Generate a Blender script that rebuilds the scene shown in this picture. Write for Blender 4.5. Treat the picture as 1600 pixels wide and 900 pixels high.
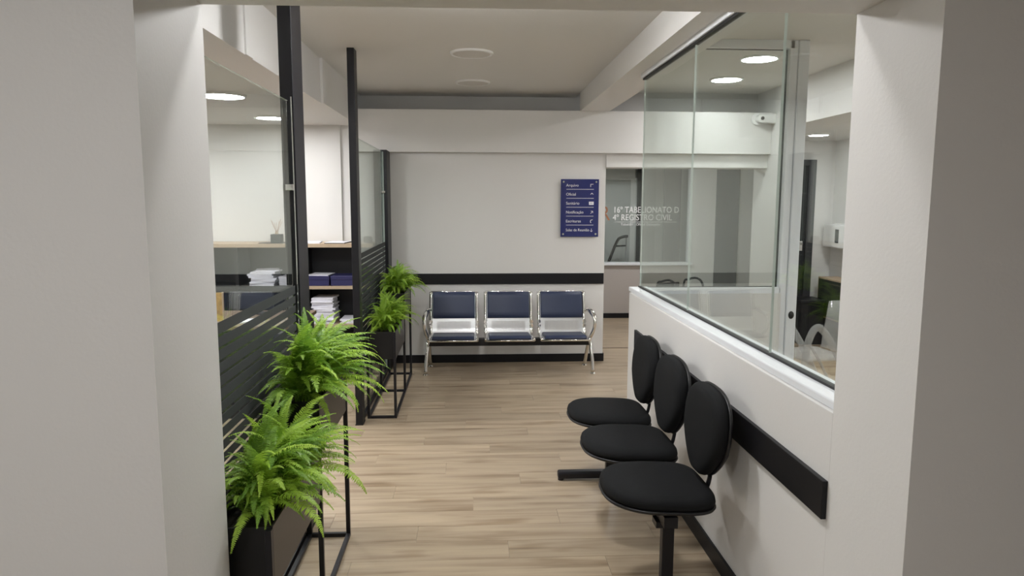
import bpy, bmesh, math, random
from mathutils import Vector, Matrix
C = bpy.context.scene.collection
for o in list(bpy.data.objects): bpy.data.objects.remove(o)
R = math.radians
# ---------------------------------------------------------------- camera
cam = bpy.data.cameras.new('camera'); cam.sensor_fit = 'HORIZONTAL'; cam.sensor_width = 36
cam.lens = 36*1110/1600; cam.clip_start = .05; cam.clip_end = 100
co = bpy.data.objects.new('camera', cam); C.objects.link(co); bpy.context.scene.camera = co
P, YW, RL = R(7.1), R(3.2), R(.15)
fw = Vector((math.sin(YW)*math.cos(P), math.cos(YW)*math.cos(P), -math.sin(P)))
r0 = Vector((math.cos(YW), -math.sin(YW), 0)); u0 = r0.cross(fw)
rr = r0*math.cos(RL)+u0*math.sin(RL); uu = u0*math.cos(RL)-r0*math.sin(RL)
m = Matrix((rr, uu, -fw)).transposed().to_4x4(); m.translation = (0, 0, 1.72)
co.matrix_world = m
# ---------------------------------------------------------------- world, exposure
w = bpy.data.worlds.new('world'); bpy.context.scene.world = w; w.use_nodes = True
w.node_tree.nodes['Background'].inputs[0].default_value = (.5, .52, .55, 1)
w.node_tree.nodes['Background'].inputs[1].default_value = .05
vs = bpy.context.scene.view_settings
vs.view_transform = 'Standard'; vs.look = 'None'; vs.gamma = 1; vs.use_curve_mapping = False
vs.exposure = 1.22
LAMP = 62.0          # strength of a lit ceiling panel
# ---------------------------------------------------------------- materials
def mat(name, col, rough=.5, metal=0, spec=.5, noise=0, nscale=8, bump=0, bscale=60, coat=0):
    M = bpy.data.materials.new(name); M.use_nodes = True; nt = M.node_tree; b = nt.nodes['Principled BSDF']
    b.inputs['Base Color'].default_value = (*col, 1); b.inputs['Roughness'].default_value = rough
    b.inputs['Metallic'].default_value = metal; b.inputs['Specular IOR Level'].default_value = spec
    b.inputs['Coat Weight'].default_value = coat
    geo = nt.nodes.new('ShaderNodeNewGeometry')
    if noise:
        n = nt.nodes.new('ShaderNodeTexNoise'); n.inputs['Scale'].default_value = nscale; n.inputs['Detail'].default_value = 4
        nt.links.new(geo.outputs['Position'], n.inputs['Vector'])
        mx = nt.nodes.new('ShaderNodeMix'); mx.data_type = 'RGBA'
        mx.inputs['A'].default_value = (*[c*(1-noise) for c in col], 1); mx.inputs['B'].default_value = (*[min(1, c*(1+noise)) for c in col], 1)
        nt.links.new(n.outputs['Fac'], mx.inputs['Factor']); nt.links.new(mx.outputs['Result'], b.inputs['Base Color'])
    if bump:
        n2 = nt.nodes.new('ShaderNodeTexNoise'); n2.inputs['Scale'].default_value = bscale; n2.inputs['Detail'].default_value = 3
        nt.links.new(geo.outputs['Position'], n2.inputs['Vector'])
        bp = nt.nodes.new('ShaderNodeBump'); bp.inputs['Strength'].default_value = bump; bp.inputs['Distance'].default_value = .004
        nt.links.new(n2.outputs['Fac'], bp.inputs['Height']); nt.links.new(bp.outputs['Normal'], b.inputs['Normal'])
    return M
PAINT = mat('wall_paint', (.70, .69, .672), .55, noise=.02, nscale=1.5, bump=.12, bscale=90)
CEIL = mat('ceiling_paint', (.68, .67, .648), .7, noise=.02, nscale=1.2)
GREYP = mat('grey_paint', (.60, .59, .57), .6, noise=.03, nscale=2)
STRIPE = mat('dark_grey_paint', (.12, .118, .12), .5, noise=.04)
BLACK = mat('black_metal', (.006, .006, .009), .42, spec=.4, noise=.1, nscale=20)
BLACKW = mat('black_trim_paint', (.005, .005, .007), .45, spec=.35, noise=.08, nscale=15)
BOX = mat('black_planter_sheet', (.008, .008, .009), .42, spec=.35)
BOXLIT = mat('lit_planter_side', (.040, .031, .027), .4)  # black sheet too; the brownish light on this side is put into its colour
FABRIC = mat('black_fabric', (.0065, .007, .008), .8, spec=.22, bump=.5, bscale=700)
PLAST = mat('black_plastic', (.007, .007, .008), .38, bump=.1, bscale=200)
CHROME = mat('chrome', (.78, .77, .75), .10, metal=1)
SILVER = mat('silver_perforated_steel', (.78, .79, .80), .32, metal=.75)
BLUE = mat('navy_leatherette', (.022, .033, .075), .42, bump=.15, bscale=250)
NAVYBOX = mat('navy_card', (.020, .019, .085), .5)
SIGNB = mat('sign_blue_acrylic', (.012, .018, .13), .25, coat=.4)
SIGNW = mat('sign_white', (.80, .80, .85), .5)
WHITEAL = mat('white_aluminium', (.78, .80, .83), .3)
WOODEDGE = mat('light_wood_laminate', (.46, .35, .24), .5, noise=.12, nscale=14)
PAPER = mat('white_paper', (.78, .77, .84), .8, noise=.05, nscale=60)
DARKBACK = mat('black_laminate', (.010, .010, .013), .5)
SOIL = mat('potting_soil', (.02, .014, .01), .95, bump=.8, bscale=120)
CONC = mat('charcoal_pot', (.055, .06, .058), .6)
REED = mat('reed', (.36, .19, .09), .7)
COPPER = mat('copper_vinyl', (.33, .15, .08), .5)
VINYL = mat('white_vinyl', (.85, .85, .85), .5)
PLASW = mat('white_plastic', (.80, .80, .79), .35)
GASK = mat('black_gasket', (.01, .01, .01), .6)
LENS = mat('dark_lens', (.02, .02, .02), .1)
OFFDIFF = mat('unlit_diffuser', (.62, .60, .57), .45)
BIEGE = mat('hall_low_wall_paint', (.46, .42, .39), .6)
def emit(name, col, s):
    M = bpy.data.materials.new(name); M.use_nodes = True; nt = M.node_tree; nt.nodes.clear()
    e = nt.nodes.new('ShaderNodeEmission'); e.inputs[0].default_value = (*col, 1); e.inputs[1].default_value = s
    o = nt.nodes.new('ShaderNodeOutputMaterial'); nt.links.new(e.outputs[0], o.inputs[0]); return M
LIT = emit('lit_diffuser', (.995, .995, 1), LAMP); DIM = emit('soft_diffuser', (.995, .995, 1), LAMP*.5)
def glass(name, tint, ior=1.5, boost=1.0):
    M = bpy.data.materials.new(name); M.use_nodes = True; nt = M.node_tree; nt.nodes.clear()
    t = nt.nodes.new('ShaderNodeBsdfTransparent'); t.inputs[0].default_value = (*tint, 1)
    g = nt.nodes.new('ShaderNodeBsdfGlossy'); g.inputs['Roughness'].default_value = 0; g.inputs[0].default_value = (.95, 1, .97, 1)
    f = nt.nodes.new('ShaderNodeFresnel'); f.inputs[0].default_value = ior
    # a real pane: both faces reflect; the back face is seen from inside the pane, so use the air-side angle on both
    geo = nt.nodes.new('ShaderNodeNewGeometry'); dt = nt.nodes.new('ShaderNodeVectorMath'); dt.operation = 'DOT_PRODUCT'
    nt.links.new(geo.outputs['Incoming'], dt.inputs[0]); nt.links.new(geo.outputs['Normal'], dt.inputs[1])
    ab = nt.nodes.new('ShaderNodeMath'); ab.operation = 'ABSOLUTE'; nt.links.new(dt.outputs['Value'], ab.inputs[0])
    om = nt.nodes.new('ShaderNodeMath'); om.operation = 'SUBTRACT'; om.inputs[0].default_value = 1; nt.links.new(ab.outputs[0], om.inputs[1])
    pw = nt.nodes.new('ShaderNodeMath'); pw.operation = 'POWER'; nt.links.new(om.outputs[0], pw.inputs[0]); pw.inputs[1].default_value = 5
    ma = nt.nodes.new('ShaderNodeMath'); ma.operation = 'MULTIPLY_ADD'; nt.links.new(pw.outputs[0], ma.inputs[0]); ma.inputs[1].default_value = .96*boost; ma.inputs[2].default_value = .04*boost
    mx = nt.nodes.new('ShaderNodeMixShader'); o = nt.nodes.new('ShaderNodeOutputMaterial')
    nt.links.new(ma.outputs[0], mx.inputs[0]); nt.links.new(t.outputs[0], mx.inputs[1]); nt.links.new(g.outputs[0], mx.inputs[2])
    nt.links.new(mx.outputs[0], o.inputs[0]); nt.nodes.remove(f); return M
GLASS = glass('clear_glass', (.955, .975, .965))
GEDGE = mat('glass_edge', (.55, .62, .58), .2)
def mixtrans(name, col, a, rough=.6):
    M = bpy.data.materials.new(name); M.use_nodes = True; nt = M.node_tree; b = nt.nodes['Principled BSDF']
    b.inputs['Base Color'].default_value = (*col, 1); b.inputs['Roughness'].default_value = rough; b.inputs['Alpha'].default_value = a
    return M
FILM = mixtrans('grey_window_film', (.060, .064, .066), .86, .75); FILM.node_tree.nodes['Principled BSDF'].inputs['Specular IOR Level'].default_value = .2
ACRYL = mixtrans('clear_acrylic', (.55, .55, .54), .38, .05)
CUPGL = mixtrans('smoked_glass', (.25, .23, .22), .6, .05)
def plank_material():
    M = bpy.data.materials.new('oak_plank_floor'); M.use_nodes = True; nt = M.node_tree; b = nt.nodes['Principled BSDF']
    N = nt.nodes.new; L = nt.links.new
    geo = N('ShaderNodeNewGeometry'); sx = N('ShaderNodeSeparateXYZ'); L(geo.outputs['Position'], sx.inputs[0])
    def mth(op, a, bb=None):
        n = N('ShaderNodeMath'); n.operation = op
        for i, v in enumerate((a, bb)):
            if v is None: continue
            if isinstance(v, (int, float)): n.inputs[i].default_value = v
            else: L(v, n.inputs[i])
        return n.outputs[0]
    row = mth('FLOOR', mth('DIVIDE', sx.outputs['Y'], .18))
    off = mth('MULTIPLY', mth('FRACT', mth('MULTIPLY', row, .381)), 1.22)
    col = mth('FLOOR', mth('DIVIDE', mth('ADD', sx.outputs['X'], off), 1.22))
    cv = N('ShaderNodeCombineXYZ'); L(row, cv.inputs[0]); L(col, cv.inputs[1])
    wn = N('ShaderNodeTexWhiteNoise'); wn.noise_dimensions = '3D'; L(cv.outputs[0], wn.inputs['Vector'])
    # grain coordinates: stretched along X, shifted per plank
    gx = mth('ADD', mth('MULTIPLY', sx.outputs['X'], 1.15), mth('MULTIPLY', wn.outputs['Value'], 37.0))
    gy = mth('ADD', mth('MULTIPLY', sx.outputs['Y'], 15.0), mth('MULTIPLY', wn.outputs['Value'], 91.0))
    gv = N('ShaderNodeCombineXYZ'); L(gx, gv.inputs[0]); L(gy, gv.inputs[1])
    n1 = N('ShaderNodeTexNoise'); n1.inputs['Scale'].default_value = 1.0; n1.inputs['Detail'].default_value = 6; n1.inputs['Distortion'].default_value = .6; L(gv.outputs[0], n1.inputs['Vector'])
    gv2 = N('ShaderNodeVectorMath'); gv2.operation = 'MULTIPLY'; gv2.inputs[1].default_value = (2.2, 3.6, 1); L(gv.outputs[0], gv2.inputs[0])
    n2 = N('ShaderNodeTexNoise'); n2.inputs['Scale'].default_value = 1.0; n2.inputs['Detail'].default_value = 3; L(gv2.outputs[0], n2.inputs['Vector'])
    gv3 = N('ShaderNodeVectorMath'); gv3.operation = 'MULTIPLY'; gv3.inputs[1].default_value = (1.4, .5, 1); L(gv.outputs[0], gv3.inputs[0])
    n3 = N('ShaderNodeTexNoise'); n3.inputs['Scale'].default_value = 1.2; n3.inputs['Detail'].default_value = 2; L(gv3.outputs[0], n3.inputs['Vector'])
    cr = N('ShaderNodeValToRGB'); L(n1.outputs['Fac'], cr.inputs[0])
    e = cr.color_ramp.elements; e[0].position = .30; e[0].color = (.245, .178, .115, 1); e[1].position = .62; e[1].color = (.42, .335, .235, 1)
    em = cr.color_ramp.elements.new(.46); em.color = (.36, .282, .195, 1)
    cr3 = N('ShaderNodeValToRGB'); L(n3.outputs['Fac'], cr3.inputs[0])
    e = cr3.color_ramp.elements; e[0].position = .28; e[0].color = (.62, .55, .48, 1); e[1].position = .42; e[1].color = (1, 1, 1, 1)
    mm = N('ShaderNodeMix'); mm.data_type = 'RGBA'; mm.blend_type = 'MULTIPLY'; mm.inputs['Factor'].default_value = .8
    L(cr.outputs[0], mm.inputs['A']); L(cr3.outputs[0], mm.inputs['B'])
    fine = mth('ADD', mth('MULTIPLY', n2.outputs['Fac'], .22), .89)
    var = mth('MULTIPLY', mth('ADD', mth('MULTIPLY', wn.outputs['Value'], .14), .93), fine)
    vm = N('ShaderNodeVectorMath'); vm.operation = 'SCALE'; L(mm.outputs['Result'], vm.inputs[0]); L(var, vm.inputs['Scale'])
    L(vm.outputs[0], b.inputs['Base Color']); b.inputs['Roughness'].default_value = .36; b.inputs['Specular IOR Level'].default_value = .45
    bp = N('ShaderNodeBump'); bp.inputs['Strength'].default_value = .12; bp.inputs['Distance'].default_value = .002; L(n1.outputs['Fac'], bp.inputs['Height']); L(bp.outputs['Normal'], b.inputs['Normal'])
    return M
OAK = plank_material()
def fern_material(name, c1, c2):
    M = bpy.data.materials.new(name); M.use_nodes = True; nt = M.node_tree; b = nt.nodes['Principled BSDF']
    oi = nt.nodes.new('ShaderNodeObjectInfo'); mx = nt.nodes.new('ShaderNodeMix'); mx.data_type = 'RGBA'
    mx.inputs['A'].default_value = (*c1, 1); mx.inputs['B'].default_value = (*c2, 1)
    nt.links.new(oi.outputs['Random'], mx.inputs['Factor']); nt.links.new(mx.outputs['Result'], b.inputs['Base Color'])
    b.inputs['Roughness'].default_value = .45
    tr = nt.nodes.new('ShaderNodeBsdfTranslucent'); nt.links.new(mx.outputs['Result'], tr.inputs[0])
    ms = nt.nodes.new('ShaderNodeMixShader'); ms.inputs[0].default_value = .36
    nt.links.new(b.outputs[0], ms.inputs[1]); nt.links.new(tr.outputs[0], ms.inputs[2]); nt.links.new(ms.outputs[0], nt.nodes['Material Output'].inputs[0])
    return M
FERN = fern_material('fern_leaf', (.15, .31, .028), (.46, .67, .075))
# ---------------------------------------------------------------- mesh helpers
class MB:
    def __init__(s): s.v = []; s.f = []; s.sm = []
    def add(s, vs, fs, smooth=False):
        n = len(s.v); s.v += [tuple(q) for q in vs]; s.f += [tuple(i+n for i in f) for f in fs]; s.sm += [smooth]*len(fs); return s
    def box(s, a, b):
        x0, y0, z0 = a; x1, y1, z1 = b
        return s.add([(x0,y0,z0),(x1,y0,z0),(x1,y1,z0),(x0,y1,z0),(x0,y0,z1),(x1,y0,z1),(x1,y1,z1),(x0,y1,z1)],
                     [(0,3,2,1),(4,5,6,7),(0,1,5,4),(1,2,6,5),(2,3,7,6),(3,0,4,7)])
    def prism(s, pts, z0, z1):
        n = len(pts); v = [(x, y, z0) for x, y in pts]+[(x, y, z1) for x, y in pts]
        return s.add(v, [tuple(range(n-1, -1, -1)), tuple(range(n, 2*n))]+[(i, (i+1) % n, n+(i+1) % n, n+i) for i in range(n)])
    def tube(s, path, r, n=12, up=None, rs=None, flat=None):
        path = [Vector(p) for p in path]; rings = []; prev = None
        for i, p in enumerate(path):
            t = (path[min(i+1, len(path)-1)]-path[max(i-1, 0)]).normalized()
            if prev is None:
                a = Vector((0, 0, 1)) if abs(t.z) < .9 else Vector((1, 0, 0))
                if up: a = Vector(up)
                x = t.cross(a).normalized()
            else: x = (prev-t*prev.dot(t)).normalized()
            prev = x; y = t.cross(x); q = rs[i] if rs else r; ry = q*(flat or 1)
            rings.append([p+x*(q*math.cos(2*math.pi*k/n))+y*(ry*math.sin(2*math.pi*k/n)) for k in range(n)])
        v = [q for rg in rings for q in rg]; f = []
        for i in range(len(path)-1):
            for k in range(n): f.append((i*n+k, i*n+(k+1) % n, (i+1)*n+(k+1) % n, (i+1)*n+k))
        s.add(v, f, True); N = len(s.v)-len(v)
        s.f.append(tuple(N+k for k in range(n-1, -1, -1))); s.sm.append(False)
        s.f.append(tuple(N+(len(path)-1)*n+k for k in range(n))); s.sm.append(False); return s
    def disc(s, c, r, h, n=40, r2=None):  # vertical cylinder, from c upward by h
        r2 = r if r2 is None else r2
        v = [(c[0]+r*math.cos(2*math.pi*k/n), c[1]+r*math.sin(2*math.pi*k/n), c[2]) for k in range(n)]
        v += [(c[0]+r2*math.cos(2*math.pi*k/n), c[1]+r2*math.sin(2*math.pi*k/n), c[2]+h) for k in range(n)]
        return s.add(v, [tuple(range(n-1, -1, -1)), tuple(range(n, 2*n))]+[(k, (k+1) % n, n+(k+1) % n, n+k) for k in range(n)])
    def pad(s, outline, T, levels, M):  # cushion: outline (u,v) list, levels (scale, w)
        n = len(outline); cu = sum(p[0] for p in outline)/n; cv = sum(p[1] for p in outline)/n; v = []
        for sc, wv in levels: v += [M @ Vector((cu+(u-cu)*sc, cv+(q-cv)*sc, wv*T)) for u, q in outline]
        f = [tuple(range(n-1, -1, -1))]
        for i in range(len(levels)-1):
            for k in range(n): f.append((i*n+k, i*n+(k+1) % n, (i+1)*n+(k+1) % n, (i+1)*n+k))
        f.append(tuple((len(levels)-1)*n+k for k in range(n)))
        return s.add(v, f, True)
    def mesh(s, name, m):
        me = bpy.data.meshes.new(name); me.from_pydata(s.v, [], s.f)
        for M in (m if isinstance(m, (list, tuple)) else [m]): me.materials.append(M)
        me.polygons.foreach_set('use_smooth', s.sm); me.update(); return me
    def build(s, name, m, parent=None, bevel=0, loc=None, seg=2):
        o = bpy.data.objects.new(name, s.mesh(name, m)); C.objects.link(o)
        if loc: o.location = loc
        if parent: o.parent = parent
        if bevel:
            md = o.modifiers.new('bevel', 'BEVEL'); md.width = bevel; md.segments = seg; md.limit_method = 'ANGLE'; md.angle_limit = R(40)
        return o
def tag(o, label=None, cat=None, group=None, kind=None):
    if label: o['label'] = label
    if cat: o['category'] = cat
    if group: o['group'] = group
    if kind: o['kind'] = kind
    return o
def empty(name, loc=(0, 0, 0), rz=0):
    o = bpy.data.objects.new(name, None); C.objects.link(o); o.location = loc; o.rotation_euler.z = rz; o.empty_display_size = .1; return o
def children(o): return [c for c in bpy.data.objects if c.parent == o]
def copy_tree(o, parent=None):
    c = o.copy(); C.objects.link(c)
    if parent: c.parent = parent
    for ch in children(o): copy_tree(ch, c)
    return c
def struct(name, mb, m, bevel=0, parent=None):
    o = mb.build(name, m, parent, bevel)
    if not parent: o['kind'] = 'structure'
    return o
def SB(name, a, b, m, bevel=0, parent=None): return struct(name, MB().box(a, b), m, bevel, parent)
def BX(name, a, b, m, parent, bevel=0): return MB().box(a, b).build(name, m, parent, bevel)
def text(name, s, size, M, m, parent, ext=.0008, sx=1, align='LEFT'):
    cu = bpy.data.curves.new(name, 'FONT'); cu.body = s; cu.size = size; cu.extrude = ext; cu.align_x = align; cu.resolution_u = 3
    t = bpy.data.objects.new(name, cu); C.objects.link(t); bpy.context.view_layer.update()
    me = bpy.data.meshes.new_from_object(t.evaluated_get(bpy.context.evaluated_depsgraph_get()))
    bpy.data.objects.remove(t); me.name = name; me.transform(M @ Matrix.Diagonal((sx, 1, 1, 1))); me.materials.clear(); me.materials.append(m)
    o = bpy.data.objects.new(name, me); C.objects.link(o); o.parent = parent; return o
def bez(pts, n=8):   # Catmull-Rom through pts
    P_ = [Vector(p) for p in pts]; P_ = [P_[0]*2-P_[1]]+P_+[P_[-1]*2-P_[-2]]; out = []
    for i in range(1, len(P_)-2):
        a, b, c, d = P_[i-1:i+3]
        for k in range(n):
            t = k/n; out.append(.5*((2*b)+(c-a)*t+(2*a-5*b+4*c-d)*t*t+(3*b-a-3*c+d)*t**3))
    out.append(P_[-2]); return out
# ================================================================ SETTING
YB = 7.42          # back wall
# floor: slab + individual planks
fl = SB('floor', (-5, -3, -.10), (7, 13, -.008), OAK)
far = MB().box((-5, 7.56, -.008), (7, 13, 0)); far.box((-5, -3, -.008), (7, 1.98, 0)); far.box((-5, 1.98, -.008), (-3.05, 7.56, 0)); far.box((5.05, 1.98, -.008), (7, 7.56, 0))
o = far.build('outer_planks', OAK, fl); o['kind'] = 'stuff'
i0 = 11
for row in range(11, 42):
    y0 = row*.18; off = ((row*.381) % 1)*1.22
    k = math.floor((-3.05+off)/1.22)
    while True:
        x0 = k*1.22-off; x1 = x0+1.22; k += 1
        if x0 >= 5.05: break
        a, b = max(x0, -3.05), min(x1, 5.05)
        if b-a < .01: continue
        BX('plank', (a+.0007, y0+.0007, -.008), (b-.0007, y0+.18-.0007, 0), OAK, fl)
SB('trim_1', (1.3, 8.06, 0), (4.2, 8.10, .004), mat('threshold', (.16, .11, .075), .4))
# ceilings
SB('ceiling', (-1.17, 2.1, 2.80), (1.10, 7.75, 2.95), CEIL)
SB('ceiling.001', (1.40, 2.1, 2.86), (3.10, 7.75, 3.0), CEIL)
o = SB('ceiling.002', (-4.6, 2.1, 2.46), (-1.17, 7.42, 2.95), PAINT)      # office: low ceiling, its edge is the step face
SB('ceiling.003', (3.10, 2.1, 2.44), (6.0, 8.7, 3.0), CEIL)
SB('ceiling.004', (.5, 7.75, 2.47), (3.10, 13, 2.95), CEIL); SB('ceiling.005', (3.10, 8.7, 2.47), (6.0, 13, 2.95), CEIL)
SB('ceiling.006', (-3, -3, 2.80), (4, 1.9, 2.95), CEIL)
SB('trim_2', (-1.17, 3.86, 2.46), (-1.16, 3.98, 2.80), PAINT)            # pilaster joint on the step face
SB('trim_3', (-1.17, 5.72, 2.46), (-1.15, 7.36, 2.80), PAINT)
# beams
SB('wall_beam', (1.10, 2.2, 2.615), (1.40, 7.36, 3.0), PAINT)
SB('wall_back_beam', (-1.175, 7.33, 2.195), (3.10, 7.75, 2.615), PAINT)
SB('wall_back_recess', (-1.3, 7.72, 2.55), (3.2, 7.80, 3.0), GREYP)
SB('trim_4', (-.012, 7.69, 2.615), (.004, 7.72, 2.80), GREYP)
# back wall with opening on the right
SB('wall_back', (-4.6, YB, 0), (1.39, 8.06, 2.62), PAINT)
SB('wall_back_header', (1.39, YB-.02, 2.055), (3.10, 7.75, 2.25), PAINT)
SB('wall_back_column', (3.094, 7.0, 0), (3.2, 7.75, 3.02), PAINT)
SB('trim_5', (-1.50, YB-.03, 1.28), (-1.33, YB, 2.46), PAINT)
SB('trim_6', (-.80, YB-.018, .838), (1.385, YB, .95), BLACKW, .002)        # black chair rail
SB('baseboard_back', (-.82, YB-.015, 0), (1.40, YB, .085), BLACKW, .002)
SB('baseboard_back.001', (1.39, YB, 0), (1.402, 8.06, .085), BLACKW)
# office
SB('wall_left', (-4.7, 2.1, 0), (-4.6, 7.5, 2.9), PAINT)
# near opening: jambs and lintel
def prism(name, pts, z0, z1, m): return struct(name, MB().prism(pts, z0, z1), m)
prism('wall_front_left', [(-4.7, 1.703), (-.757, 1.703), (-.757, 2.125), (-4.7, 2.125)], 0, 3, PAINT)
prism('wall_front_right', [(1.15, 1.738), (6.0, 1.738), (6.0, 2.145), (1.15, 2.145)], 0, 3, PAINT)
lv = [(-.757,1.703,2.262),(1.15,1.738,2.272),(1.15,2.145,2.272),(-.757,2.125,2.262),(-.757,1.703,3),(1.15,1.738,3),(1.15,2.145,3),(-.757,2.125,3)]
struct('wall_lintel', MB().add(lv, [(0,3,2,1),(4,5,6,7),(0,1,5,4),(1,2,6,5),(2,3,7,6),(3,0,4,7)]), PAINT)
SB('wall_near_left', (-3.1, -3, 0), (-3.0, 1.71, 3), PAINT); SB('wall_near_right', (4.0, -3, 0), (4.1, 1.745, 3), PAINT); SB('wall_near_back', (-3, -3.1, 0), (4, -3, 3), PAINT)
# right half wall
SB('wall_right', (1.15, 2.145, 0), (1.30, 5.12, 1.045), PAINT, .003)
SB('trim_7', (1.132, 2.15, .685), (1.15, 4.86, .815), BLACKW, .002)
SB('baseboard_right', (1.137, 2.15, 0), (1.15, 5.12, .085), BLACKW, .002)
SB('baseboard_right.001', (1.15, 5.12, 0), (1.30, 5.13, .085), BLACKW, .002)
# cross half wall of the booth (under the cross glazing)
SB('wall_cross', (1.30, 5.14, 0), (2.30, 5.26, 1.03), PAINT)
# hall behind the opening
SB('wall_hall_left', (1.0, 8.06, 0), (1.2, 13, 2.6), PAINT)
SB('wall_hall_back', (1.2, 10.2, 0), (3.17, 10.32, .775), BIEGE)
SB('wall_hall_back.001', (3.17, 10.2, 0), (5.5, 10.32, 2.6), PAINT)
SB('wall_hall_back.002', (1.2, 10.2, 2.2), (3.17, 10.32, 2.6), PAINT)
SB('trim_8', (3.53, 10.185, 0), (3.87, 10.20, 2.25), STRIPE)
SB('trim_9', (1.2, 10.16, .775), (3.2, 10.34, .815), WHITEAL, .004)
SB('baseboard_hall', (1.2, 10.185, 0), (5.5, 10.2, .07), BLACKW)
SB('wall_hall_right', (5.5, 8.6, 0), (5.6, 13, 2.6), PAINT)
# room behind the lettered window
SB('wall_far', (1.2, 11.6, 0), (5.5, 11.7, 2.6), mat('far_grey_wall', (.42, .43, .42), .6))
SB('trim_10', (2.4, 11.58, 0), (3.0, 11.6, 2.6), mat('far_stripe', (.33, .34, .33), .6)); SB('trim_11', (3.14, 11.57, 0), (3.42, 11.6, 2.6), STRIPE)
SB('trim_12', (1.3, 10.9, 2.03), (2.5, 11.0, 2.5), GREYP)
# alcove on the right
SB('wall_alcove_back', (3.78, 8.6, 0), (6.0, 8.7, 2.6), PAINT)
SB('wall_alcove_right', (4.45, 5.6, 0), (4.55, 8.6, 2.6), PAINT); SB('wall_alcove_right.001', (5.9, 2.1, 0), (6.0, 5.7, 2.6), PAINT)
SB('wall_alcove_front', (4.5, 5.6, 0), (6, 5.7, 2.6), PAINT)
# ================================================================ GLAZING
def pane(name, a, b, parent, axis=0):
    mb = MB().box(a, b); o = mb.build(name, [GLASS, GEDGE], parent)
    big = {0: (3, 5), 1: (2, 4)}[axis]
    for i, p in enumerate(o.data.polygons): p.material_index = 0 if i in big else 1
    return o
def window(n): o = empty(n); o['kind'] = 'structure'; return o
def stripes(parent, y0, y1, ztop, n):
    z = ztop
    for i in range(n):
        h = .034 if i else .04
        BX('film_stripe', (-.8645, y0, z-h), (-.8635, y1, z), FILM, parent); z -= h+.011
W1 = window('window_1'); pane('pane', (-.875, 2.13, .03), (-.865, 3.50, 2.18), W1); stripes(W1, 2.135, 3.495, 1.302, 16)
BX('floor_channel', (-.885, 2.13, 0), (-.855, 3.50, .03), BLACK, W1)
W2 = window('window_2'); pane('pane', (-.875, 5.46, .03), (-.865, 7.10, 2.18), W2); stripes(W2, 5.47, 7.09, 1.302, 16)
BX('floor_channel', (-.885, 5.46, 0), (-.855, 7.10, .03), BLACK, W2)
BX('clamp', (-.885, 3.455, 1.76), (-.851, 3.50, 1.79), CHROME, W1, .003); BX('clamp', (-.885, 3.455, .5), (-.851, 3.50, .53), CHROME, W1, .003)
BX('clamp', (-.885, 7.07, 1.78), (-.851, 7.10, 1.80), CHROME, W2, .003)
W3 = window('window_3')
ys = [2.16, 2.85, 4.0, 5.17]
for a, b in zip(ys, ys[1:]): pane('pane', (1.236, a+.002, 1.085), (1.246, b-.002, 2.58), W3)
BX('sill_rail', (1.162, 2.15, 1.045), (1.30, 5.20, 1.078), WHITEAL, W3, .006)
BX('gasket', (1.228, 2.15, 1.078), (1.254, 5.18, 1.087), GASK, W3)
BX('head_rail', (1.215, 2.15, 2.585), (1.29, 5.20, 2.625), WHITEAL, W3, .004); BX('gasket', (1.226, 2.15, 2.572), (1.256, 5.18, 2.585), GASK, W3)
W4 = window('window_4')
pane('pane', (1.25, 5.195, 1.075), (2.29, 5.205, 2.80), W4, 1)
BX('sill_rail', (1.25, 5.15, 1.028), (2.30, 5.25, 1.072), WHITEAL, W4, .004)
BX('head_rail', (1.25, 5.15, 2.80), (2.32, 5.25, 2.86), WHITEAL, W4, .004)
BX('stile', (2.285, 5.15, 0), (2.345, 5.25, 2.86), WHITEAL, W4, .006)
BX('gasket', (2.278, 5.19, 1.075), (2.285, 5.21, 2.80), GASK, W4); BX('gasket', (1.25, 5.19, 1.072), (2.285, 5.21, 1.077), GASK, W4)
BX('gasket', (1.25, 5.19, 2.795), (2.285, 5.21, 2.80), GASK, W4)
D1 = window('door_1')     # white sliding-door stile folded against the frame
BX('stile', (2.347, 5.14, 0), (2.425, 5.26, 2.86), WHITEAL, D1, .008)
h = MB(); h.pad([(.022*math.cos(t*math.pi/8), .03*math.sin(t*math.pi/8)) for t in range(16)], .006, [(1, 0), (.9, 1)], Matrix.Translation((2.385, 5.14, .865)) @ Matrix.Rotation(R(90), 4, 'X'))
h.build('latch_pull', GASK, D1)
W5 = window('window_5')
pane('pane', (1.25, 10.24, .82), (3.16, 10.25, 2.19), W5, 1); BX('frame', (3.14, 10.2, .815), (3.17, 10.3, 2.2), WHITEAL, W5)
TM = lambda x, y, z: Matrix.Translation((x, y, z)) @ Matrix.Rotation(R(90), 4, 'X')
def hi(name, s, size, x, z, sx, m=VINYL): return text(name, s, size, TM(x, 10.235, z), m, W5, .001, sx)
text('logo_letter', 'R', .30, TM(1.83, 10.235, 1.425), COPPER, W5, .001, .9)
hi('lettering', '16º TABELIONATO D', .125, 2.035, 1.535, .82); hi('lettering', '4º REGISTRO CIVIL', .125, 2.03, 1.425, .84)
BX('divider_line', (2.05, 10.234, 1.398), (2.97, 10.236, 1.403), VINYL, W5); hi('lettering', 'Tabelião · Oficial Delegado', .05, 2.15, 1.35, 1.05)
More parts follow.
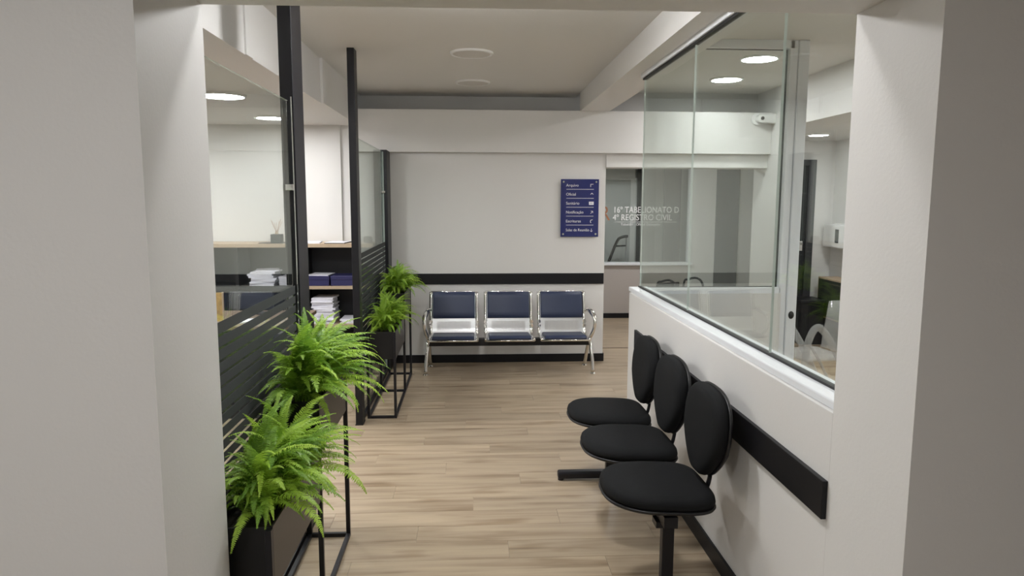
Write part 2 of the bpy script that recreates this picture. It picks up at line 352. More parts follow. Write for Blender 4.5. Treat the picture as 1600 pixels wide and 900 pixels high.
# ================================================================ POSTS
def post(name, a, b, lab, zt):
    t = empty(name, (a[0], a[1], 0)); tag(t, lab, 'post', 'black posts of the left glass partition')
    BX('post_tube', (0, 0, 0), (b[0]-a[0], b[1]-a[1], zt), BLACK, t, .003)
    BX('foot_plate', (-.004, -.004, 0), (b[0]-a[0]+.004, b[1]-a[1]+.004, .006), BLACK, t)
    return t
p = post('metal_post', (-.912, 3.52), (-.848, 3.72), 'tall black post at the far end of the near glass panel, reaching the ceiling', 2.80)
BX('glazing_channel', (.025, -.03, .03), (.055, 0, 2.2), BLACK, p); BX('silver_strip', (.056, -.024, .03), (.060, -.018, 2.2), CHROME, p)
post('metal_post', (-.897, 5.33), (-.845, 5.45), 'slim black ceiling-high post in the middle, between doorway gap and planter', 2.80)
p = post('metal_post', (-.965, 7.12), (-.835, 7.40), 'short black post against the back wall, ending under the beam', 2.20)
BX('silver_strip', (.088, -.006, .03), (.093, 0, 2.17), CHROME, p)
# ================================================================ CEILING PANEL LIGHTS
def lamp(x, y, z, on, lab, r=.145, group=None, drop=0):
    t = empty('ceiling_light', (x, y, z)); tag(t, lab, 'ceiling light', group)
    n = 48; v = []; prof = [(r+.012, 0), (r+.012, -.008), (r+.004, -.016), (r-.008, -.016), (r-.010, -.008)]
    for q, zz in prof: v += [(q*math.cos(2*math.pi*k/n), q*math.sin(2*math.pi*k/n), zz) for k in range(n)]
    MB().add(v, [(i*n+k, (i+1)*n+k, (i+1)*n+(k+1) % n, i*n+(k+1) % n) for i in range(len(prof)-1) for k in range(n)], True).build('rim', PLASW, t)
    (MB().disc((0, 0, -.013), r-.009, .006, 48) if not drop else MB().disc((0, 0, -drop), r-.05, drop-.01, 48, r-.01)).build('diffuser', (None, LIT, DIM)[on] if on else OFFDIFF, t); return t
lamp(0, 5.45, 2.80, 0, 'unlit round ceiling panel nearer the camera, over the corridor', .15)
lamp(.01, 6.78, 2.80, 0, 'unlit round ceiling panel nearer the back beam, over the corridor', .15)
lamp(-1.79, 5.33, 2.46, 1, 'lit round panel seen through the left glass, nearer, cut by the jamb', .16)
lamp(-1.82, 6.72, 2.46, 2, 'lit round panel seen through the left glass, farther, beside the black post', .14)
lamp(2.32, 5.80, 2.86, 2, 'lit round panel seen through the right glass, larger and nearer')
lamp(2.41, 6.80, 2.86, 2, 'lit round panel seen through the right glass, smaller and farther')
lamp(3.80, 7.75, 2.44, 2, 'lit round panel in the side alcove ceiling past the white frame', .11)
for x, y, z, l in ((-1.8, 3.95, 2.46, 'left office ceiling, nearest the striped glass'), (-3.3, 5.0, 2.46, 'left office ceiling, far left above the desk'), (-3.3, 6.4, 2.46, 'left office ceiling, far left by the shelves'),
                   (4.3, 4.3, 2.44, 'right side room ceiling, farther from the booth'), (3.5, 3.2, 2.44, 'right side room ceiling, added beside the jamb to brighten the stile'), (3.6, 6.2, 2.44, 'low ceiling before the alcove door'), (2.2, 9.1, 2.47, 'hall ceiling before the lettered window')):  # the one beside the jamb is added to brighten the white stile
    lamp(x, y, z, 1, 'unseen lit round panel in the '+l, .14)  # all out of view, there to light the rooms
lamp(0, 3.55, 2.775, 1, 'unseen lit corridor lamp above the lintel edge, deepened to light the sides', .15, None, .07)  # unseen; deep diffuser shaped to throw light sideways onto step face and beam
lamp(.1, 2.5, 2.775, 1, 'unseen lit corridor lamp added nearest the lintel', .09, None, .05)  # unseen, added for more sideways light in the corridor
lamp(2.6, 10.9, 2.5, 1, 'unseen lit round panel behind the lettered window', .10)  # unseen, lights the room behind the glass
lamp(-.9, -.3, 2.80, 1, 'unseen lit round panel added nearest behind the camera', .17)  # unseen, added to brighten the near wall faces, mostly the left
lamp(-.8, -1.9, 2.80, 1, 'unseen lit round panel added farther behind the camera', .12)  # second unseen lamp added for the near wall faces
# ================================================================ SIGN
S = empty('directory_sign', (.918, YB-.02, 1.335)); tag(S, 'dark blue directory sign with white room names on the back wall', 'sign')
BX('panel', (0, -.006, 0), (.398, 0, .596), SIGNB, S, .001)
for x in (.028, .370):
    for z in (.028, .568): MB().tube([(x, .02, z), (x, -.012, z)], .010, 16).build('standoff', CHROME, S)
rows = ['Arquivo', 'Oficial', 'Sanitário', 'Notificação', 'Escrituras', 'Salas de Reunião']
def poly(pts, w): 
    mb = MB()
    for (x0, z0), (x1, z1) in zip(pts, pts[1:]):
        d = Vector((x1-x0, z1-z0)); d.normalize(); nx, nz = -d.y*w/2, d.x*w/2
        mb.add([(x0+nx, -.0075, z0+nz), (x0-nx, -.0075, z0-nz), (x1-nx, -.0075, z1-nz), (x1+nx, -.0075, z1+nz)], [(0, 1, 2, 3)])
    return mb
for i, s in enumerate(rows):
    z = .520-i*.0925
    text('lettering', s, .040, Matrix.Translation((.055, -.0066, z)) @ Matrix.Rotation(R(90), 4, 'X'), SIGNW, S, .0006, 1.0 if i < 5 else .92)
    if i < 5: BX('divider_line', (.058, -.0075, z-.030), (.345, -.006, z-.026), SIGNW, S)
    cx, cz = .325, z+.012
    if i == 0: pm = poly([(cx-.014, cz-.015), (cx-.014, cz+.012), (cx+.014, cz+.012)], .005)
    elif i == 1: pm = poly([(cx-.014, cz), (cx, cz+.014), (cx+.014, cz)], .005)
    elif i == 3: pm = poly([(cx-.012, cz-.014), (cx+.012, cz+.012)], .004); q = poly([(cx-.010, cz+.012), (cx+.012, cz+.012), (cx+.012, cz-.008)], .004); pm.add(q.v, q.f)
    elif i == 4: pm = poly([(cx+.012, cz+.016), (cx-.010, cz+.010), (cx-.012, cz-.010), (cx-.004, cz-.016)], .005)
    elif i == 5: pm = poly([(cx, cz+.016), (cx, cz-.016)], .004); q = poly([(cx-.012, cz-.005), (cx, cz-.017), (cx+.012, cz-.005)], .004); pm.add(q.v, q.f)
    else:
        BX('icon_plate', (.295, -.0075, z-.003), (.345, -.006, z+.030), SIGNW, S)
        text('icon_lettering', 'WC', .018, Matrix.Translation((.306, -.0082, z+.007)) @ Matrix.Rotation(R(90), 4, 'X'), SIGNB, S, .0004); continue
    pm.build('arrow', SIGNW, S)
# ================================================================ CHROME BENCH
B = empty('waiting_bench', (.365, 6.98, 0)); tag(B, 'three-seat chrome waiting bench with navy pads against the back wall', 'bench')
BX('beam', (-.80, -.04, .275), (.80, .04, .345), BLACK, B, .004)
SW = .232
def seat_unit(cx):
    prof = [(-.215, .362), (-.19, .372), (-.05, .362), (.06, .355), (.10, .37), (.125, .41), (.14, .47), (.175, .62), (.215, .785)]
    path = bez([(0, y, z) for y, z in prof], 5)
    f = empty('seat', (cx, 0, 0)); f.parent = B
    for s in (-1, 1):
        MB().tube([(s*SW, p.y, p.z) for p in path], .0165, 12, up=(1, 0, 0)).build('side_tube', CHROME, f)
        for z, y in ((.49, .135), (.45, .128)): MB().tube([(s*SW, y-.015, z), (s*SW, y+.02, z+.004)], .019, 12).build('clamp_collar', CHROME, f)
    MB().tube([(-SW, -.215, .362), (SW, -.215, .362)], .012, 10).build('front_tube', CHROME, f)
    MB().tube([(-SW, .215, .785), (SW, .215, .785)], .012, 10).build('top_tube', CHROME, f)
    # perforated shell: top & bottom plates with slots between
    def plate(mb, i0, i1, x0, x1, t=.003):
        pp = path[i0:i1]; v = []; n = len(pp)
        for p in pp: v += [(x0, p.y, p.z), (x1, p.y, p.z), (x1, p.y+t, p.z+t), (x0, p.y+t, p.z+t)]
        fs = [(4*k+a, 4*k+b, 4*k+4+b, 4*k+4+a) for k in range(n-1) for a, b in ((0, 1), (1, 2), (2, 3), (3, 0))]
        mb.add(v, fs+[(0, 3, 2, 1), (4*n-4, 4*n-3, 4*n-2, 4*n-1)])
    N = len(path); a, b = int(N*.60), int(N*.77)
    mb = MB(); plate(mb, 0, a+1, -SW, SW); plate(mb, b, N, -SW, SW); plate(mb, a, b+1, -SW, -SW+.06); plate(mb, a, b+1, SW-.06, SW)
    nb = 24; wd = 2*SW-.12
    for k in range(nb): x = -SW+.06+wd*k/nb; plate(mb, a, b+1, x+.0035, x+wd/nb-.0035)
    mb.build('perforated_shell', SILVER, f)
    # pads
    def padbox(name, i0, i1, hw, t):
        pp = path[i0:i1]; n = len(pp); v = []; sec = [(-1, .15), (-1, .7), (-.95, 1), (.95, 1), (1, .7), (1, .15)]
        for k, p in enumerate(pp):
            tg = (pp[min(k+1, n-1)]-pp[max(k-1, 0)]).normalized(); nn = Vector((0, -tg.z, tg.y))
            e = 1 if 0 < k < n-1 else .55
            v += [(sx*hw, p.y+nn.y*t*q*e, p.z+nn.z*t*q*e) for sx, q in sec]
        m_ = len(sec); fs = [(m_*k+j, m_*k+(j+1) % m_, m_*k+m_+(j+1) % m_, m_*k+m_+j) for k in range(n-1) for j in range(m_)]
        mb = MB().add(v, fs+[tuple(range(m_-1, -1, -1)), tuple(m_*(n-1)+j for j in range(m_))], True); return mb.build(name, BLUE, f, .004)
    padbox('seat_pad', 1, int(N*.50), .205, .034); padbox('back_pad', int(N*.785), N, .213, .030)
for cx in (-.555, -.003, .540): seat_unit(cx)
for s in (-1, 1):
    x = s*.825
    arm = bez([(x-s*.03, .17, .60), (x-s*.01, .10, .612), (x, -.03, .60), (x+s*.012, -.12, .56), (x+s*.008, -.135, .49), (x-s*.005, -.10, .41), (x-s*.02, -.03, .34), (x-s*.02, 0, .31)], 6)
    MB().tube(arm, .02, 12, rs=[.018+.008*math.sin(math.pi*min(1, i/(len(arm)*.45))) for i in range(len(arm))]).build('armrest', CHROME, B)
    fl_ = bez([(x-s*.02, -.01, .34), (x-s*.012, -.05, .26), (x, -.085, .13), (x+s*.004, -.10, .015)], 5)
    MB().tube(fl_, .017, 12, rs=[.023-.005*math.sin(math.pi*i/len(fl_)) for i in range(len(fl_))]).build('leg', CHROME, B)
    rl = bez([(x-s*.02, .01, .34), (x-s*.022, .08, .24), (x-s*.02, .20, .10), (x-s*.02, .27, .015)], 5)
    MB().tube(rl, .019, 12).build('leg', CHROME, B)
    MB().disc((x+s*.004, -.10, 0), .030, .014, 20, .02).build('foot', CHROME, B); MB().disc((x-s*.02, .27, 0), .028, .014, 20, .02).build('foot', CHROME, B)
# ================================================================ BLACK BEAM SEATING
K = empty('beam_seating', (.83, 3.56, 0)); tag(K, 'three black upholstered office seats on one beam along the right half wall', 'seating')
BX('beam', (-.03, -.76, .345), (.03, .76, .395), BLACK, K, .003)
for y in (-.655, .635):
    BX('post', (-.012, y-.022, .03), (.040, y+.022, .345), BLACK, K, .003)
    BX('post_bracket', (-.045, y-.035, .315), (.045, y+.035, .343), BLACK, K, .002)
    fb = BX('foot_bar', (-.31, y-.03, .012), (.20, y+.03, .058), BLACK, K, .012)
    for x in (-.29, .18): MB().disc((x, y, 0), .018, .014, 14).build('glide', PLAST, K)
def outline(du, dv, n=64, e=2.7, taper=.16, er=None):
    out = []; e0 = e
    for k in range(n):
        t = 2*math.pi*k/n; c, s = math.cos(t), math.sin(t); e = er if (er and c > 0) else e0
        u = math.copysign(abs(c)**(2/e), c)*du; v = math.copysign(abs(s)**(2/e), s)*dv
        out.append((u, v*(1-taper*(u/du+1)/2-.03*(1-u/du)**2)))
    return out
LV = [(.93, 0), (.985, .12), (1, .35), (.985, .62), (.93, .84), (.82, .96), (.6, 1.03), (.3, 1.06), (.02, 1.07)]
LS = [(.90, 0), (.99, .35), (1.012, .8), (.99, 1.0), (.5, 1.0)]
for i, y in enumerate((-.58, .005, .50)):
    y = (-.565, 0, .535)[i]
    sOut = outline(.238, .256, e=2.5, er=4.2, taper=.07)
    M = Matrix.Translation((-.028, y, .436)) @ Matrix.Rotation(R(2.0), 4, 'Y')
    st = MB().pad(sOut, .058, LV, M).build('seat', FABRIC, K)
    MB().pad(sOut, .022, LS, Matrix.Translation((-.028, y, .416)) @ Matrix.Rotation(R(2.0), 4, 'Y')).build('seat_shell', PLAST, st)
    # backrest local: u = up, v = across (Y), w = out of the pad (-X)
    bo = outline(.198, .235, e=3.2, er=2.7, taper=0); bo = [(u, v*(1-.46*max(0, (-u/.198-.15)/.85)**1.15)) for u, v in bo]
    tl = R(5); up = Vector((math.sin(tl), 0, math.cos(tl))); nrm = Vector((-math.cos(tl), 0, math.sin(tl))); ac = up.cross(nrm)
    def BM(off): 
        c = Vector((.218, y, .712))+nrm*off; m_ = Matrix((up, ac, nrm)).transposed().to_4x4(); m_.translation = c; return m_
    bk = MB().pad(bo, .062, LV, BM(0)).build('backrest', FABRIC, K)
    MB().pad(bo, .024, LS, BM(-.020)).build('backrest_shell', PLAST, bk)
    arm = bez([(.05, y, .395), (.12, y, .395), (.175, y, .405), (.215, y, .45), (.232, y, .54), (.243, y, .66)], 6)
    MB().tube(arm, .022, 8, up=(0, 0, 1), flat=.28).build('back_bracket', BLACK, K)
    BX('seat_plate', (-.11, y-.09, .393), (.08, y+.09, .418), BLACK, K, .002)
# ================================================================ PLANTERS
def planter(x0, x1, yn, ym, yf, lab):
    T = empty('planter', (x0, yn, 0)); tag(T, lab, 'planter', None); W_, D1_, D2_ = x1-x0, ym-yn, yf-yn; t = .02
    zl, zh = .69, .89
    def leg(x, y, z): BX('leg', (x-t/2 if 0 else x, y, 0), (x+t, y+t, z), BLACK, T, .001)
    for x in (0, W_-t): leg(x, 0, zl); leg(x, D1_-t/2, zh); leg(x, D2_-t, zh)
    for x in (0, W_-t): BX('floor_rail', (x, t, 0), (x+t, D2_-t, t), BLACK, T, .001)
    for y in (0, D1_-t/2, D2_-t): BX('cross_rail', (t, y, 0), (W_-t, y+t, t), BLACK, T, .001)
    for (a, b, z0, z1) in ((t*.6, D1_-t/2-.002, .47, .688), (D1_+t/2+.002, D2_-t*.6, .67, .888)):
        mb = MB(); th = .006; e = t*.55 if 1 else 0
        xa, xb = .004, W_-.004
        a2, b2 = a+(t if a < .05 else 0), b
        mb.box((xa, a2, z0), (xa+th, b2, z1)); mb.box((xa+th, a2, z0), (xb, a2+th, z1)); mb.box((xa+th, b2-th, z0), (xb, b2, z1)); mb.box((xa+th, a2+th, z0), (xb-th, b2-th, z0+th))
        bx = mb.build('planter_box', BOX, T, .001)
        BX('side_panel', (xb-th, a2+th, z0), (xb, b2-th, z1), BOXLIT, bx)
        BX('soil', (xa+th, a2+th, z0+.1), (xb-th, b2-th, z1-.03), SOIL, bx)
    return T
planter(-.845, -.632, 2.145, 2.885, 3.52, 'black metal stepped planter stand nearest the camera, at lower left')
planter(-.832, -.602, 5.49, 6.285, 6.93, 'black metal stepped planter stand farther back, behind the middle post')
# ferns
random.seed(5)
def frond_mesh(k):
    rnd = random.Random(k); L_ = .40; n = 26; curve = rnd.uniform(75, 150); start = rnd.uniform(50, 86)
    pts = []; p = Vector((0, 0, 0)); 
    for i in range(n+1):
        t = i/n; a = R(start-curve*(t**1.5)); pts.append((p.copy(), a)); p += Vector((math.cos(a), 0, math.sin(a)))*L_/n
    mb = MB(); sway = rnd.uniform(-.05, .05)
    for i in range(n):   # rachis
        (p, a), (q, b) = pts[i], pts[i+1]; w0 = .0016*(1-i/n)+.0005
        yo = sway*(i/n)**2; y1 = sway*((i+1)/n)**2
        mb.add([(p.x, yo-w0, p.z), (p.x, yo+w0, p.z), (q.x, y1+w0, q.z), (q.x, y1-w0, q.z)], [(0, 1, 2, 3)])
    wid = rnd.uniform(.036, .050)
    for i in range(3, n):
        for h in (0, .5):
            t = (i+h)/n; (p, a), (q, _) = pts[i], pts[i+1]; c = p.lerp(q, h); yo = sway*t*t
            l = wid*min(1, (t-.06)*6)*(1-((max(0, t-.35))/.67)**1.5); l = max(l, .005)
            fwd = Vector((math.cos(a), 0, math.sin(a))); nrm = Vector((-math.sin(a), 0, math.cos(a)))
            for s in (-1, 1):
                out = (Vector((0, s, 0))+fwd*rnd.uniform(.25, .5)+nrm*rnd.uniform(-.25, .12)).normalized()
                b_ = c+Vector((0, yo, 0)); tip = b_+out*l*rnd.uniform(.9, 1.08)-nrm*l*.18; mid = b_+out*l*.5+nrm*l*.06; wv = fwd*.0036
                mb.add([b_-wv*.7, mid-wv, tip, mid+wv, b_+wv*.7], [(0, 1, 3, 4), (1, 2, 3)])
    return mb.mesh('frond', FERN), L_, [q for q, _ in pts]
FR = [frond_mesh(k) for k in range(12)]
def fern(x, y, z, sc, n, lab, seed, yr=.18, xlim=(-.855, 9)):
    rnd = random.Random(seed); T = empty('fern', (x, y, z)); tag(T, lab, 'plant')
    MB().disc((0, 0, -.02), .05, .03, 12, .035).build('root_crown', SOIL, T)
    for i in range(n):
        me, L_, pts = FR[rnd.randrange(len(FR))]
        az = rnd.uniform(0, 2*math.pi); s = sc*rnd.uniform(.55, 1.15)
        bx, by = rnd.gauss(0, .022), rnd.uniform(-yr, yr)*.75
        # lean outward along the box
        if rnd.random() < .5: az = math.atan2(by*3+rnd.gauss(0, .3), rnd.gauss(.15, .55))
        tilt = rnd.gauss(R(4), R(17)); 
        M = Matrix.Rotation(az, 3, 'Z') @ Matrix.Rotation(-tilt, 3, 'Y')
        while True:
            ex = [(M @ (q*s)).x+bx for q in pts]
            lo = min(ex)+x-.03*s*abs(math.sin(az))
            ly = min((M @ (q*s)).y for q in pts)+by+y
            if lo > xlim[0] and not (ly < 2.17 and lo < -.735): break
            s *= .9
            if s < .25: break
        o = bpy.data.objects.new('frond', me); C.objects.link(o); o.parent = T
        o.location = (bx, by, rnd.uniform(-.02, .01)); o.rotation_mode = 'QUATERNION'; o.rotation_quaternion = M.to_quaternion(); o.scale = (s, s, s)
fern(-.72, 2.47, .668, .90, 295, 'bright green fern in the low near box, at the bottom left corner', 1, .24)
fern(-.725, 3.12, .87, .98, 295, 'largest bright green fern, in the raised box of the near planter', 2, .25)
fern(-.715, 5.86, .675, .80, 240, 'green fern in the lower front box of the far planter', 3, .22)
fern(-.715, 6.60, .87, .80, 240, 'green fern topmost on the far planter, in front of the black rail', 4, .20)
# ================================================================ OFFICE SHELF UNIT
U = empty('shelf_unit', (0, 7.0, 0)); tag(U, 'long black shelving unit with light wood shelves in the left office', 'shelf')
BX('top_board', (-2.9, -.01, 1.252), (-.972, .40, 1.288), WOODEDGE, U, .001)
BX('back_panel', (-2.9, .385, .05), (-.972, .40, 1.252), DARKBACK, U)
for x in (-2.9, -2.3, -1.68, -1.004): BX('upright', (x, 0, 0), (x+.03, .385, 1.252), DARKBACK, U)
for a, b in ((-2.87, -2.3), (-2.27, -1.68), (-1.65, -1.004)):
    BX('shelf_board', (a, .005, .842), (b, .385, .872), WOODEDGE if a > -1.7 else DARKBACK, U); BX('shelf_board', (a, .005, .462), (b, .385, .492), WOODEDGE, U); BX('plinth', (a, .01, 0), (b, .385, .06), DARKBACK, U)
ORD = ['bottom', 'second', 'third', 'fourth', 'fifth', 'sixth', 'seventh', 'eighth', 'ninth', 'tenth', 'eleventh', 'twelfth', 'thirteenth', 'fourteenth', 'fifteenth']
def nth(i, n): return 'bottom' if i == 0 else 'topmost' if i == n-1 else ORD[i]+' from bottom'
def booklet(x, y, z, w_, d_, h_, rz, lab, grp, m=PAPER):
    t = MB().box((-w_/2, -d_/2, 0), (w_/2, d_/2, h_)); o = t.build('booklet', m, None, .002); o.location = (x, y, z); o.rotation_euler.z = rz; tag(o, lab, 'booklet', grp)
rnd = random.Random(9)
z = .493
for i in range(15):
    hh = rnd.uniform(.014, .021); booklet(-1.475+rnd.uniform(-.012, .012), 7.17+rnd.uniform(-.01, .01), z, .21, .28, hh, rnd.uniform(-.05, .05), 'white booklet, '+nth(i, 15)+', of the tall pile on the lower shelf', 'booklets in the tall pile'); z += hh+.0006
z = .493
for i in range(3): booklet(-1.20+rnd.uniform(-.01, .01), 7.18, z, .22, .28, .013, rnd.uniform(-.06, .06), 'white booklet, '+nth(i, 3)+', of the low pile right of the tall pile', 'booklets in the low pile'); z += .0136
z = .873
for i in range(7): booklet(-2.06+rnd.uniform(-.02, .02), 7.18, z, .24, .29, .019, rnd.uniform(-.08, .08), 'white booklet, '+nth(i, 8)+', of the pile behind the near glass', 'booklets on the middle shelf behind glass'); z += .0196
booklet(-2.04, 7.18, z, .22, .27, .012, .25, 'topmost skewed booklet on the middle shelf pile behind the near glass', None)
z = .873
for i in range(5): booklet(-1.80+rnd.uniform(-.01, .01), 7.2, z, .21, .26, .017, rnd.uniform(-.05, .05), 'booklet, '+nth(i, 5)+', of the short pile beside the near post', 'booklets beside the near post'); z += .0176
for x, w_, lab in ((-1.525, .235, 'navy blue box with paper on it, left one on the middle shelf'), (-1.265, .25, 'navy blue box, right one on the middle shelf, nothing on it')):
    t = empty('storage_box', (x, 7.14, .873)); tag(t, lab, 'box')
    BX('body', (-w_/2, -.12, 0), (w_/2, .14, .085), NAVYBOX, t, .003); BX('lid', (-w_/2-.003, -.123, .06), (w_/2+.003, .143, .098), NAVYBOX, t, .003)
o = BX('paper_sheet', (-.105, -.12, 0), (.105, .13, .006), PAPER, None); o.location = (-1.51, 7.15, .9725); o.rotation_euler.z = -.1; tag(o, 'white papers lying on the left navy box', 'paper')
D = empty('reed_diffuser', (-1.915, 7.10, 1.289)); tag(D, 'charcoal cube reed diffuser with thin sticks on the shelf top', 'diffuser')
BX('pot', (-.05, -.05, .006), (.05, .05, .088), CONC, D, .003); MB().disc((0, 0, .088), .016, .022, 16).build('neck', WOODEDGE, D)
BX('tray', (-.16, -.08, 0), (.07, .08, .005), DARKBACK, D, .002)
for k in range(7):
    a = k*.9; MB().tube([(0, 0, .09), (.055*math.cos(a), .04*math.sin(a), .215+.02*math.sin(k*2.1))], .0018, 6).build('reed', REED, D)
for (x, rz, m_, lab) in ((-1.60, .1, PAPER, 'white magazine lying on the shelf top near the black post'), (-1.33, -.12, DARKBACK, 'dark-edged magazine lying on the shelf top between the posts')):
    t = empty('magazine', (x, 7.14, 1.289)); t.rotation_euler.z = rz; tag(t, lab, 'magazine')
    BX('cover', (-.10, -.13, 0), (.10, .13, .006), m_, t); BX('pages', (-.098, -.128, .006), (.098, .128, .011), PAPER, t)
Jr = empty('candle_jar', (-1.03, 7.10, 1.289)); tag(Jr, 'small smoked glass jar on the shelf top behind the far glass', 'jar')
v = []; prof = [(.028, 0), (.043, .012), (.047, .03), (.043, .052), (.032, .066), (.030, .066), (.040, .052), (.044, .03), (.040, .014), (.02, .006)]
n = 24
for q, zz in prof: v += [(q*math.cos(2*math.pi*k/n), q*math.sin(2*math.pi*k/n), zz) for k in range(n)]
MB().add(v, [(i*n+k, i*n+(k+1) % n, (i+1)*n+(k+1) % n, (i+1)*n+k) for i in range(len(prof)-1) for k in range(n)], True).build('bowl', CUPGL, Jr)
MB().disc((0, 0, .006), .036, .03, 20).build('wax', PAPER, Jr)
# desk in the office
K2 = empty('office_desk', (-2.2, 5.9, 0)); tag(K2, 'office desk with wooden top and black panels behind the striped glass', 'desk')
BX('desk_top', (-1.2, -.40, .715), (.82, .40, .745), mat('brown_desk_wood', (.20, .14, .10), .45, noise=.15, nscale=12), K2, .002); BX('front_panel', (-1.15, -.36, .0), (.80, -.34, .715), DARKBACK, K2)
for x in (-1.15, .78): BX('side_panel', (x, -.34, 0), (x+.02, .38, .715), DARKBACK, K2)
t = empty('monitor', (-1.90, 6.12, .745)); tag(t, 'dark navy monitor back on the desk behind the near glass', 'monitor')
BX('screen_housing', (-.17, -.015, .04), (.20, .015, .19), mat('dark_navy_plastic', (.018, .022, .036), .5), t, .006); BX('stand', (-.02, -.01, 0), (.04, .03, .06), PLAST, t); BX('stand_base', (-.09, -.06, 0), (.11, .08, .008), PLAST, t, .002)
t = empty('photo_stand', (-2.08, 5.75, .745)); tag(t, 'small gold and white picture card standing on the desk at the left jamb', 'picture')
BX('card', (-.11, -.01, 0), (.08, .01, .23), mat('gold_print', (.42, .27, .09), .5, noise=.6, nscale=28), t)
BX('white_figure', (-.02, -.014, .02), (.03, -.010, .10), PAPER, t, .01); BX('edge', (.08, -.012, 0), (.088, .012, .235), WOODEDGE, t)
o = BX('paper_sheet', (-.10, -.07, 0), (.10, .07, .012), PAPER, None, .001); o.location = (-1.78, 5.72, .746); o.rotation_euler.z = .5; tag(o, 'white papers on the office desk behind the striped glass', 'paper')
# ================================================================ BOOTH, HALL, ALCOVE
Cm = empty('security_camera', (3.0, 7.33, 2.545)); tag(Cm, 'white security camera on the beam seen through the right glass', 'camera')
MB().tube([(-.07, 0, 0), (-.07, -.03, 0)], .058, 24).build('mount_base', PLASW, Cm)
BX('body', (-.045, -.10, -.045), (.125, -.025, .05), PLASW, Cm, .015); MB().tube([(-.055, -.03, 0), (-.055, -.12, 0)], .042, 24).build('housing', PLASW, Cm); MB().tube([(-.055, -.115, 0), (-.055, -.125, 0)], .018, 20).build('lens', LENS, Cm)
# black door in the alcove
D2 = window('door_2')
BX('leaf', (3.62, 8.56, .01), (4.10, 8.60, 2.14), BLACKW, D2, .003)
for a, b in ((( 4.10, 8.54, 0), (4.19, 8.61, 2.21)), ((3.55, 8.54, 0), (3.62, 8.61, 2.21)), ((3.62, 8.54, 2.14), (4.10, 8.61, 2.21))): BX('frame', a, b, mat('door_frame_black', (.03, .03, .034), .4), D2, .003)
MB().tube([(4.04, 8.55, 1.19), (4.04, 8.50, 1.19), (3.90, 8.50, 1.195)], .011, 10).build('lever_handle', CHROME, D2); BX('lock_plate', (4.015, 8.55, 1.10), (4.065, 8.562, 1.22), CHROME, D2, .002)
t = empty('towel_dispenser', (4.45, 8.1, 1.14)); tag(t, 'white paper towel dispenser on the alcove wall', 'dispenser')
BX('back_plate', (-.03, -.35, 0), (0, .40, .30), PLASW, t, .004); BX('housing', (-.16, -.10, .02), (-.03, .40, .29), PLASW, t, .01); BX('window_slot', (-.164, .02, .08), (-.158, .10, .24), LENS, t); BX('shelf', (-.16, -.35, 0), (-.03, -.10, .03), PLASW, t, .003)
t = empty('wooden_cabinet', (4.215, 7.9, 0)); tag(t, 'small dark cabinet with wooden edge beside the alcove wall', 'cabinet')
BX('case', (0, -.2, .32), (.23, .5, .80), WOODEDGE, t, .002); BX('door', (.015, -.21, .345), (.215, -.2, .775), mat('dark_green_front', (.02, .03, .02), .3), t); BX('base', (.02, -.18, 0), (.21, .48, .32), DARKBACK, t); BX('side_face', (-.004, -.18, .34), (0, .48, .78), mat('dark_side', (.03, .035, .025), .35), t)
t = empty('storage_bench', (3.99, 8.30, 0)); tag(t, 'low black bench in front of the alcove wall under the door side', 'bench')
BX('seat_top', (-.1, -.15, .50), (.22, .2, .54), BLACKW, t, .01); BX('body', (-.08, -.13, 0), (.2, .2, .50), BLACKW, t, .005)
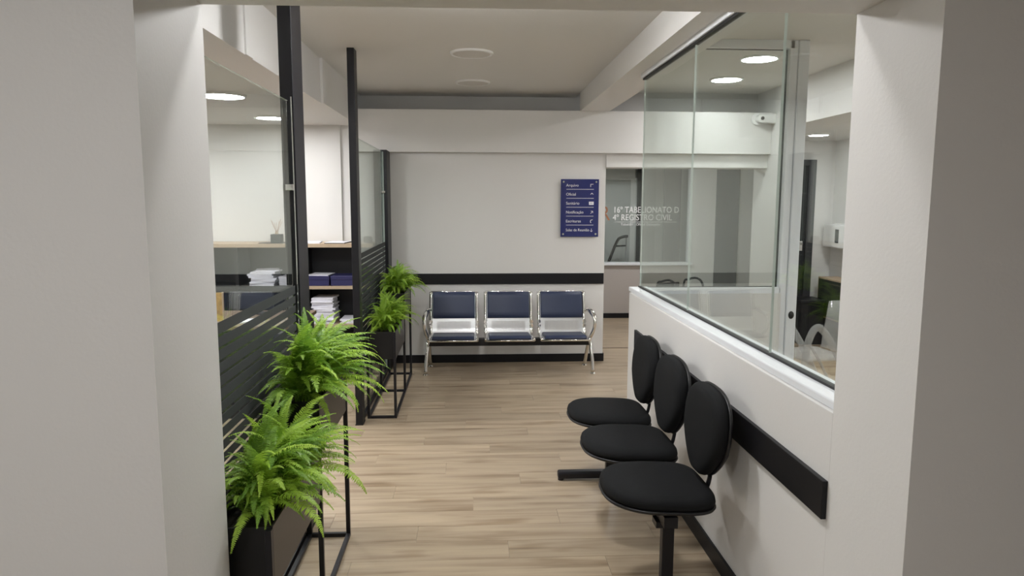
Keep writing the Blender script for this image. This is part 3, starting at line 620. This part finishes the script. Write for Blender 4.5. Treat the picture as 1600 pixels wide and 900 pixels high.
# clear acrylic chairs
def acrylic_chair(x, y, rz, lab):
    T = empty('acrylic_armchair', (x, y, 0), rz); tag(T, lab, 'chair')
    for s in (-1, 1):
        p = bez([(s*.26, -.24, 0), (s*.26, -.235, .30), (s*.26, -.225, .55), (s*.26, -.16, .70), (s*.26, -.07, .66), (s*.25, .10, .40), (s*.24, .30, 0)], 7)
        MB().tube(p, .030, 12, up=(1, 0, 0), flat=.8).build('arm_leg_loop', ACRYL, T)
        MB().tube(bez([(s*.235, -.18, .56), (s*.235, -.05, .36), (s*.235, .12, .02)], 6), .012, 8).build('brace', ACRYL, T)
    MB().box((-.23, -.22, .42), (.23, .20, .445)).build('seat', ACRYL, T, .01)
    mb = MB(); v = []
    for i in range(9):
        a = R(-60+15*i); X_ = .24*math.sin(a); Yb = .20+.05*math.cos(a)
        v += [(X_, Yb, .44), (X_*1.02, Yb+.06, .82+.05*math.cos(a)), (X_*1.02, Yb+.072, .82+.05*math.cos(a)), (X_, Yb+.012, .44)]
    mb.add(v, [(4*i+a, 4*i+4+a, 4*i+4+b, 4*i+b) for i in range(8) for a, b in ((0, 1), (1, 2), (2, 3), (3, 0))]+[(0, 1, 2, 3), (32, 35, 34, 33)], True).build('backrest', ACRYL, T)
acrylic_chair(2.86, 5.74, R(-82), 'clear acrylic armchair in the doorway beyond the right glass')
# black visitor chair in the hall
T = empty('visitor_chair', (2.62, 8.8, 0), R(30)); tag(T, 'black tubular chair whose arm loop shows through the right glass', 'chair')
for s in (-1, 1): MB().tube(bez([(s*.24, -.22, .01), (s*.24, -.20, .40), (s*.24, -.16, .66), (s*.24, -.06, .73), (s*.24, .08, .70), (s*.24, .16, .62), (s*.24, .20, .01)], 6), .014, 10, up=(1, 0, 0)).build('arm_loop', BLACK, T)
BX('seat', (-.23, -.22, .41), (.23, .22, .46), FABRIC, T, .015); BX('backrest', (-.2, .19, .42), (.2, .225, .66), FABRIC, T, .012)
# handrail and frosted screen behind the lettered window
T = empty('frosted_screen', (2.0, 11.2, 0)); tag(T, 'pale frosted screen with dark edge behind the lettered window', 'screen')
BX('panel', (-.6, 0, 0), (.60, .02, 2.06), mat('frosted_panel', (.55, .57, .56), .35), T); BX('edge_post', (.60, -.01, 0), (.66, .03, 2.5), mat('dark_post', (.05, .05, .05), .5), T); BX('light_strip', (.50, -.006, 0), (.58, 0, 2.06), PLASW, T)
T = empty('handrail', (2.0, 10.7, 0)); tag(T, 'dark sloping handrail behind the lettered window', 'handrail')
MB().tube(bez([(-.15, 0, .20), (.08, 0, .80), (.20, 0, 1.10), (.28, 0, 1.16), (.36, 0, 1.17)], 5), .022, 10).build('rail', PLAST, T); MB().tube([(.18, 0, 1.02), (.34, 0, 1.03)], .012, 8).build('bracket', PLAST, T); MB().tube([(.34, 0, 0), (.34, 0, 1.16)], .014, 8).build('upright', mat('grey_metal', (.25, .25, .25), .4), T)
